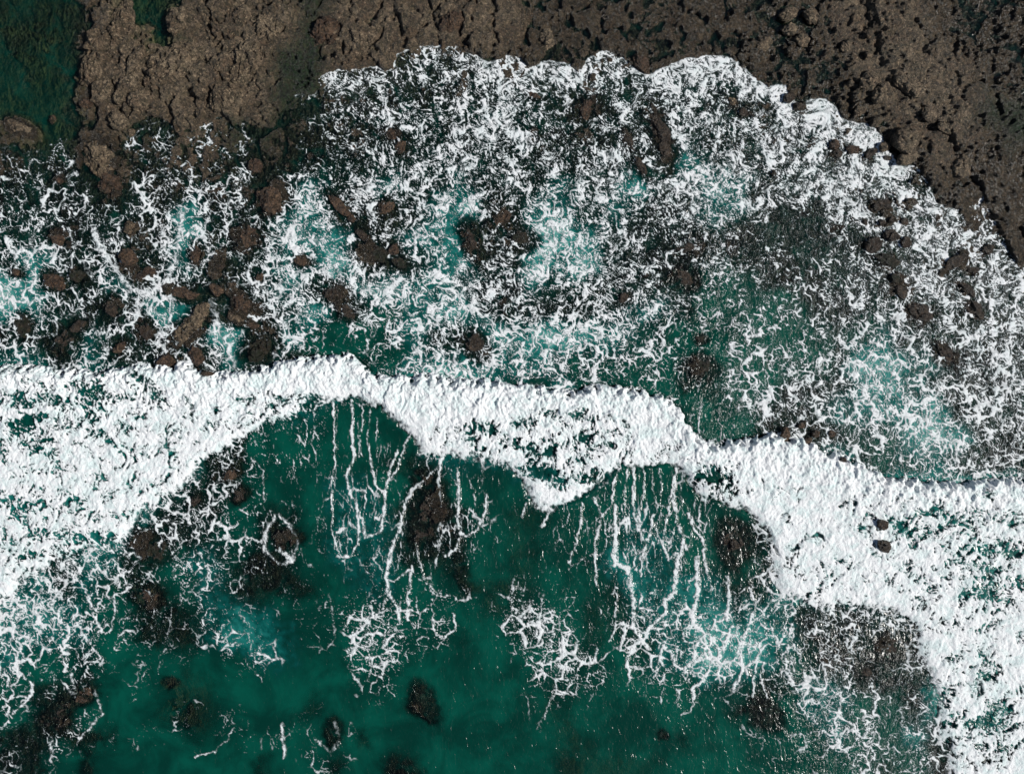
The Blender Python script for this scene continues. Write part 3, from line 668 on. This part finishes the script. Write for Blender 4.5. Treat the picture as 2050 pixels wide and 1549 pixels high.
def mat_reef():
    k = N("reef_rock"); vec = k.n('ShaderNodeTexCoord').outputs['Object']
    wet = k.attr('wet'); alg = k.attr('alg'); sand = k.attr('sand')
    c = rock_colour(k, vec, wet, TAN, RED, DARK, MOSS, .25)
    gr = k.mix(k.ramp(k.noise(4, vec, 6, .7), .38, .66), (.004, .009, .006), (.026, .052, .022))
    am = k.math('MULTIPLY', alg, k.math('ADD', .45, k.noise(1.1, vec, 5, .65)), True)
    c = k.mix(am, c, gr)
    sn = k.mix(k.ramp(k.noise(.8, vec, 7, .68), .35, .65), (.028, .050, .016), (.150, .165, .062))
    c = k.mix(k.math('MULTIPLY', sand, k.ramp(k.noise(.35, vec, 4), .25, .55)), c, sn)
    rg = k.n('ShaderNodeMapRange', {0: wet, 3: .60, 4: .17}).outputs[0]
    p = k.n('ShaderNodeBsdfPrincipled', {'Base Color': c, 'Roughness': rg, 'Specular IOR Level': .5, 'Normal': rock_bump(k, vec, .85)})
    return k.out(p.outputs[0])
def mat_rock(name, tan, red, wet, moss):
    k = N(name); vec = k.n('ShaderNodeNewGeometry').outputs['Position']
    c = rock_colour(k, vec, wet, tan, red, DARK, MOSS, moss)
    p = k.n('ShaderNodeBsdfPrincipled', {'Base Color': c, 'Roughness': .60-.30*wet, 'Specular IOR Level': .5, 'Normal': rock_bump(k, vec, .9)})
    return k.out(p.outputs[0])
def mat_water():
    k = N("sea_water"); vec = k.n('ShaderNodeTexCoord').outputs['Object']
    air = k.attr('air'); thick = k.attr('thick'); chop = k.attr('chop')
    mott = k.noise(.22, vec, 6, .6, .5)
    deep = k.mix(k.ramp(mott, .35, .68), (.0003, .030, .021), (.0008, .068, .046))
    a2 = k.math('ADD', air, k.math('MULTIPLY', k.math('SUBTRACT', k.noise(.9, vec, 6, .65, .8), .5), k.math('MULTIPLY', k.ramp(air, .02, .4), .55)), True)
    r = k.n('ShaderNodeValToRGB', {0: a2}); e = r.color_ramp.elements
    e[0].position = 0; e[0].color = (0, 0, 0, 1); e[1].position = 1; e[1].color = (.26, .48, .43, 1)
    for p_, c_ in ((.30, (.002, .080, .070)), (.60, (.014, .17, .150)), (.82, (.085, .29, .26))):
        x = e.new(p_); x.color = (*c_, 1)
    body = k.mix(k.ramp(a2, 0, .25), deep, r.outputs[0])
    dif = k.n('ShaderNodeBsdfDiffuse', {'Color': body}).outputs[0]
    tr = k.n('ShaderNodeBsdfTransparent', {'Color': (.74, .88, .82, 1)}).outputs[0]
    al = k.math('ADD', thick, k.math('MULTIPLY', a2, .62), True)
    m1 = k.n('ShaderNodeMixShader', {0: al, 1: tr, 2: dif}).outputs[0]
    st = k.n('ShaderNodeMapping', {'Vector': vec, 'Rotation': (0, 0, .35), 'Scale': (1.35, .8, 1)}).outputs[0]
    h = k.math('ADD', k.math('MULTIPLY', k.noise(.9, st, 2, .6, 1.0), 1.2), k.math('MULTIPLY', k.noise(2.6, st, 2, .6, .8), .42))
    hs = k.math('MULTIPLY', h, k.math('ADD', .012, k.math('MULTIPLY', chop, 1.0)))
    nb = k.n('ShaderNodeBump', {'Height': hs, 'Strength': 1.0, 'Distance': .95}).outputs[0]
    fr = k.n('ShaderNodeFresnel', {'IOR': 1.34, 'Normal': nb}).outputs[0]
    gl = k.n('ShaderNodeBsdfGlossy', {'Color': (1, 1, 1, 1), 'Roughness': .21, 'Normal': nb}).outputs[0]
    return k.out(k.n('ShaderNodeMixShader', {0: fr, 1: m1, 2: gl}).outputs[0])
def mat_foam(name, bumpy, tint=.25):
    k = N(name); vec = k.n('ShaderNodeTexCoord').outputs['Object']
    a = k.attr('cover')
    g = k.math('SUBTRACT', k.noise(7.5, vec, 5, .7, .8), .5)
    a2 = k.math('ADD', a, k.math('MULTIPLY', g, .34))
    al = k.ramp(a2, .08, 1.02)
    bub = k.noise(3.2, vec, 6, .68, .6)
    nb = k.n('ShaderNodeBump', {'Height': k.math('ADD', k.math('MULTIPLY', bub, .8), k.math('MULTIPLY', g, .35)), 'Strength': bumpy, 'Distance': .30}).outputs[0]
    c = k.mix(k.ramp(a, .25, .95), (.42, .47, .49), (.81, .83, .84))
    c = k.mix(k.math('MULTIPLY', k.ramp(k.noise(.9, vec, 6, .68, .6), .42, .66), tint), c, (.50, .68, .67))
    p = k.n('ShaderNodeBsdfPrincipled', {'Base Color': c, 'Roughness': .75, 'Specular IOR Level': .25, 'Normal': nb})
    tr = k.n('ShaderNodeBsdfTransparent', {'Color': (1, 1, 1, 1)}).outputs[0]
    return k.out(k.n('ShaderNodeMixShader', {0: al, 1: tr, 2: p.outputs[0]}).outputs[0])

# ---------------------------------------------------------------------------
# THE SHEETS: sea bed, water, foam
# ---------------------------------------------------------------------------
def make_mesh(name, V, Fc, mat, attrs=None, smooth=True):
    me = bpy.data.meshes.new(name)
    nv, nf = len(V), len(Fc); k = Fc.shape[1]
    me.vertices.add(nv); me.vertices.foreach_set('co', np.ascontiguousarray(V, np.float32).ravel())
    me.loops.add(nf*k); me.loops.foreach_set('vertex_index', np.ascontiguousarray(Fc, np.int32).ravel())
    me.polygons.add(nf); me.polygons.foreach_set('loop_start', np.arange(0, nf*k, k, dtype=np.int32))
    me.update(calc_edges=True)
    if smooth: me.polygons.foreach_set('use_smooth', np.ones(nf, bool))
    for an, av in (attrs or {}).items():
        at = me.attributes.new(an, 'FLOAT', 'POINT'); at.data.foreach_set('value', np.ascontiguousarray(av, np.float32).ravel())
    me.materials.append(mat)
    o = bpy.data.objects.new(name, me); COL.objects.link(o); return o
def axis(lo, hi, step, reach, g=1.14):
    core = np.arange(lo, hi+step*.5, step); outs = []; s = step; x = 0
    while x < reach: s *= g; x += s; outs.append(x)
    outs = np.array(outs); return np.concatenate([(core[0]-outs)[::-1], core, core[-1]+outs])
LX, HX, LY, HY = FX0, FX0+FS*(fnx-1), FY0, FY0+FS*(fny-1)
def mirror(v, lo, hi):
    v = np.where(v < lo, np.minimum(2*lo-v, hi), v); return np.where(v > hi, np.maximum(2*hi-v, lo), v)
def P2(m, Xs, Ys): return fsample(m, mirror(Xs, LX, HX), mirror(Ys, LY, HY))
def quads(ny, nx):
    i = (np.arange(ny-1)[:, None]*nx+np.arange(nx-1)[None, :]).ravel()
    return np.stack([i, i+nx, i+nx+1, i+1], -1)          # rows run downwards in the map
def sheet(name, step, reach, zfun, attrs, mat, x0=-58, x1=58, y0=-45, y1=45, keep=None):
    xs = axis(x0, x1, step, reach); ys = axis(y0, y1, step, reach)[::-1]
    gx, gy = np.meshgrid(xs, ys); Xs = gx*U+1025; Ys = 774.5-gy*U
    z = zfun(Xs, Ys)
    V = np.stack([gx, gy, z], -1).reshape(-1, 3); Q = quads(*gx.shape)
    return make_mesh(name, V, Q, mat, {k: f(Xs, Ys) for k, f in attrs.items()})
def S_(m): return lambda a, b: P2(m, a, b)
def tag(o, label=None, cat=None, group=None, kind=None):
    if label: o['label'] = label
    if cat: o['category'] = cat
    if group: o['group'] = group
    if kind: o['kind'] = kind
    return o
reef = sheet('rocky_seabed', .10, 1500, S_(T0), {'wet': S_(wet), 'alg': S_(alg), 'sand': S_(sand)}, mat_reef())
tag(reef, 'brown cracked rock shelf running down into the green sea', None, None, 'structure')
Wlow = W0-.30*sstep(.02, .4, blur(bore.astype(np.float32), 2))
Wlow = Wlow-.35*swash*0
depth = np.clip(W0-T0, 0, 9)
thick = 1-np.exp(-(depth/1.5)**1.6)
chop = np.clip(.10+.9*sstep(1330, 1620, X)*sstep(120, 420, Y)*sstep(1010, 900, Y)+.6*sstep(1500, 1800, X)*sstep(1250, 1400, Y)+.12*sstep(.1, .6, strk), 0, 1)
chop = chop*(1-.8*sstep(.5, 1, bore))
sea = sheet('sea_water', .16, 1500, S_(Wlow), {'air': S_(air), 'thick': S_(thick), 'chop': S_(chop)}, mat_water())
tag(sea, 'green sea water with milky turquoise patches', None, None, 'structure')

def foam_sheet(name, mask, mat, lift):
    ext = 560.0
    xs = np.concatenate([np.arange(LX-ext, LX, 3.6), LX+FS*np.arange(fnx), np.arange(HX+3.6, HX+ext, 3.6)])
    ys = np.concatenate([LY+FS*np.arange(fny), np.arange(HY+3.6, HY+ext, 3.6)])
    gX, gY = np.meshgrid(xs, ys)
    a = P2(foam, gX, gY); z = P2(W0, gX, gY)+lift+.05*a
    ny, nx = gX.shape
    mk = P2(mask, gX, gY)
    am = np.maximum.reduce([a[:-1, :-1], a[1:, :-1], a[1:, 1:], a[:-1, 1:]])
    mm = mk[:-1, :-1]
    q = quads(ny, nx)[((am > .045) & (mm > .5)).ravel()]
    used = np.zeros(ny*nx, bool); used[q.ravel()] = True
    idx = np.cumsum(used)-1
    V = np.stack([(gX-1025)/U, (774.5-gY)/U, z], -1).reshape(-1, 3)[used]
    return make_mesh(name, V, idx[q], mat, {'cover': a.ravel()[used]})
bm_ = (bore > .5).astype(np.float32)
lace = foam_sheet('sea_foam', 1-bm_, mat_foam("sea_foam", .55), .015)
tag(lace, 'white lace of foam spread over the shallow water', None, None, 'stuff')
white = foam_sheet('breaker_foam', bm_, mat_foam("breaker_foam", .5, .55), .015)
tag(white, 'thick tumbling white water of the breaking wave', None, None, 'stuff')

# ---------------------------------------------------------------------------
# ROCKS: centre, half length, half width (map units), turn, height above its surroundings, tone
# ---------------------------------------------------------------------------
ROCK_MATS = {'T': mat_rock('tan_rock', (.33, .25, .165), (.22, .15, .095), .03, .25),
             'R': mat_rock('red_brown_rock', (.25, .155, .095), (.15, .085, .054), .42, .18),
             'K': mat_rock('wet_dark_rock', (.20, .145, .10), (.12, .08, .055), .68, .15),
             'M': mat_rock('mossy_rock', (.11, .085, .05), (.07, .05, .03), .55, .95)}
_ico = {}
def ico(n):
    if n not in _ico:
        bm = bmesh.new(); bmesh.ops.create_icosphere(bm, subdivisions=n, radius=1)
        _ico[n] = (np.array([v.co[:] for v in bm.verts], np.float32), np.array([[v.index for v in f.verts] for f in bm.faces], np.int32)); bm.free()
    return _ico[n]
def rock(i, X_, Y_, rx, ry, rot, h, tone, label, group, name='rock', cat='rock'):
    rng = np.random.default_rng(1000+i)
    if group not in (GU, GR): rx, ry, h = rx*.90, ry*.90, (h*.62 if group in (GL, GM, GB) else h*.85)
    sub = 4 if max(rx, ry) < 13 else (5 if max(rx, ry) < 34 else 6)
    nrm, fc = ico(sub)
    pl = rng.normal(size=(22, 3)); pl[:, 2] *= .8; pl /= np.linalg.norm(pl, axis=1)[:, None]
    d = rng.uniform(.70, 1.02, 22)
    dots = nrm @ pl.T.astype(np.float32)
    r = np.min(np.where(dots > .15, d/np.maximum(dots, .15), 9), axis=1); r = np.minimum(r, 1.22)
    r = .62*r+.38
    a = np.arctan2(nrm[:, 1], nrm[:, 0])
    r = r*(1+.34*fbm(nrm[:, 0]*1.2+i*7.1, nrm[:, 1]*1.2+nrm[:, 2]*.7, 4, 500+i, gain=.65))
    cx, cy = to_m(X_, Y_); R_ = math.radians(rot)
    lx_, ly_ = nrm[:, 0]*r*rx/U, nrm[:, 1]*r*ry/U
    hz = max(.30, .62*min(rx, ry)/U)
    x = lx_*math.cos(R_)-ly_*math.sin(R_); y = lx_*math.sin(R_)+ly_*math.cos(R_)
    z = nrm[:, 2]*r*hz
    wx, wy = x+cx, y+cy
    z = z+.50*min(1, hz)*fbm(wx/1.0, wy/1.0, 6, 521, gain=.62, ridged=True)+.12*fbm(wx*2.2, wy*2.2, 5, 523, gain=.68)
    e_, f_, c_ = voronoi(wx/.9+.2*fbm(wx, wy, 2, 9), wy/.9, 531)
    z = z+np.where(nrm[:, 2] > 0, (.26*(c_-.5)*sstep(0, .12, e_)-.16*np.exp(-(e_/.07)**2))*min(1, hz), 0)
    ground = float(max(fsample(base.astype(np.float32), np.array([X_]), np.array([Y_]))[0], fsample(W0, np.array([X_]), np.array([Y_]))[0]))
    zc = ground+h-np.percentile(z, 97)
    o = make_mesh(name, np.stack([x, y, z], -1), fc, ROCK_MATS[tone])
    k_ = (CAM_H-ground-h*.5)/CAM_H*0+1
    o.location = (cx*k_, cy*k_, zc)
    tag(o, label, cat, group)
    return o
for i, r in enumerate(ROCKS): rock(i, *r)
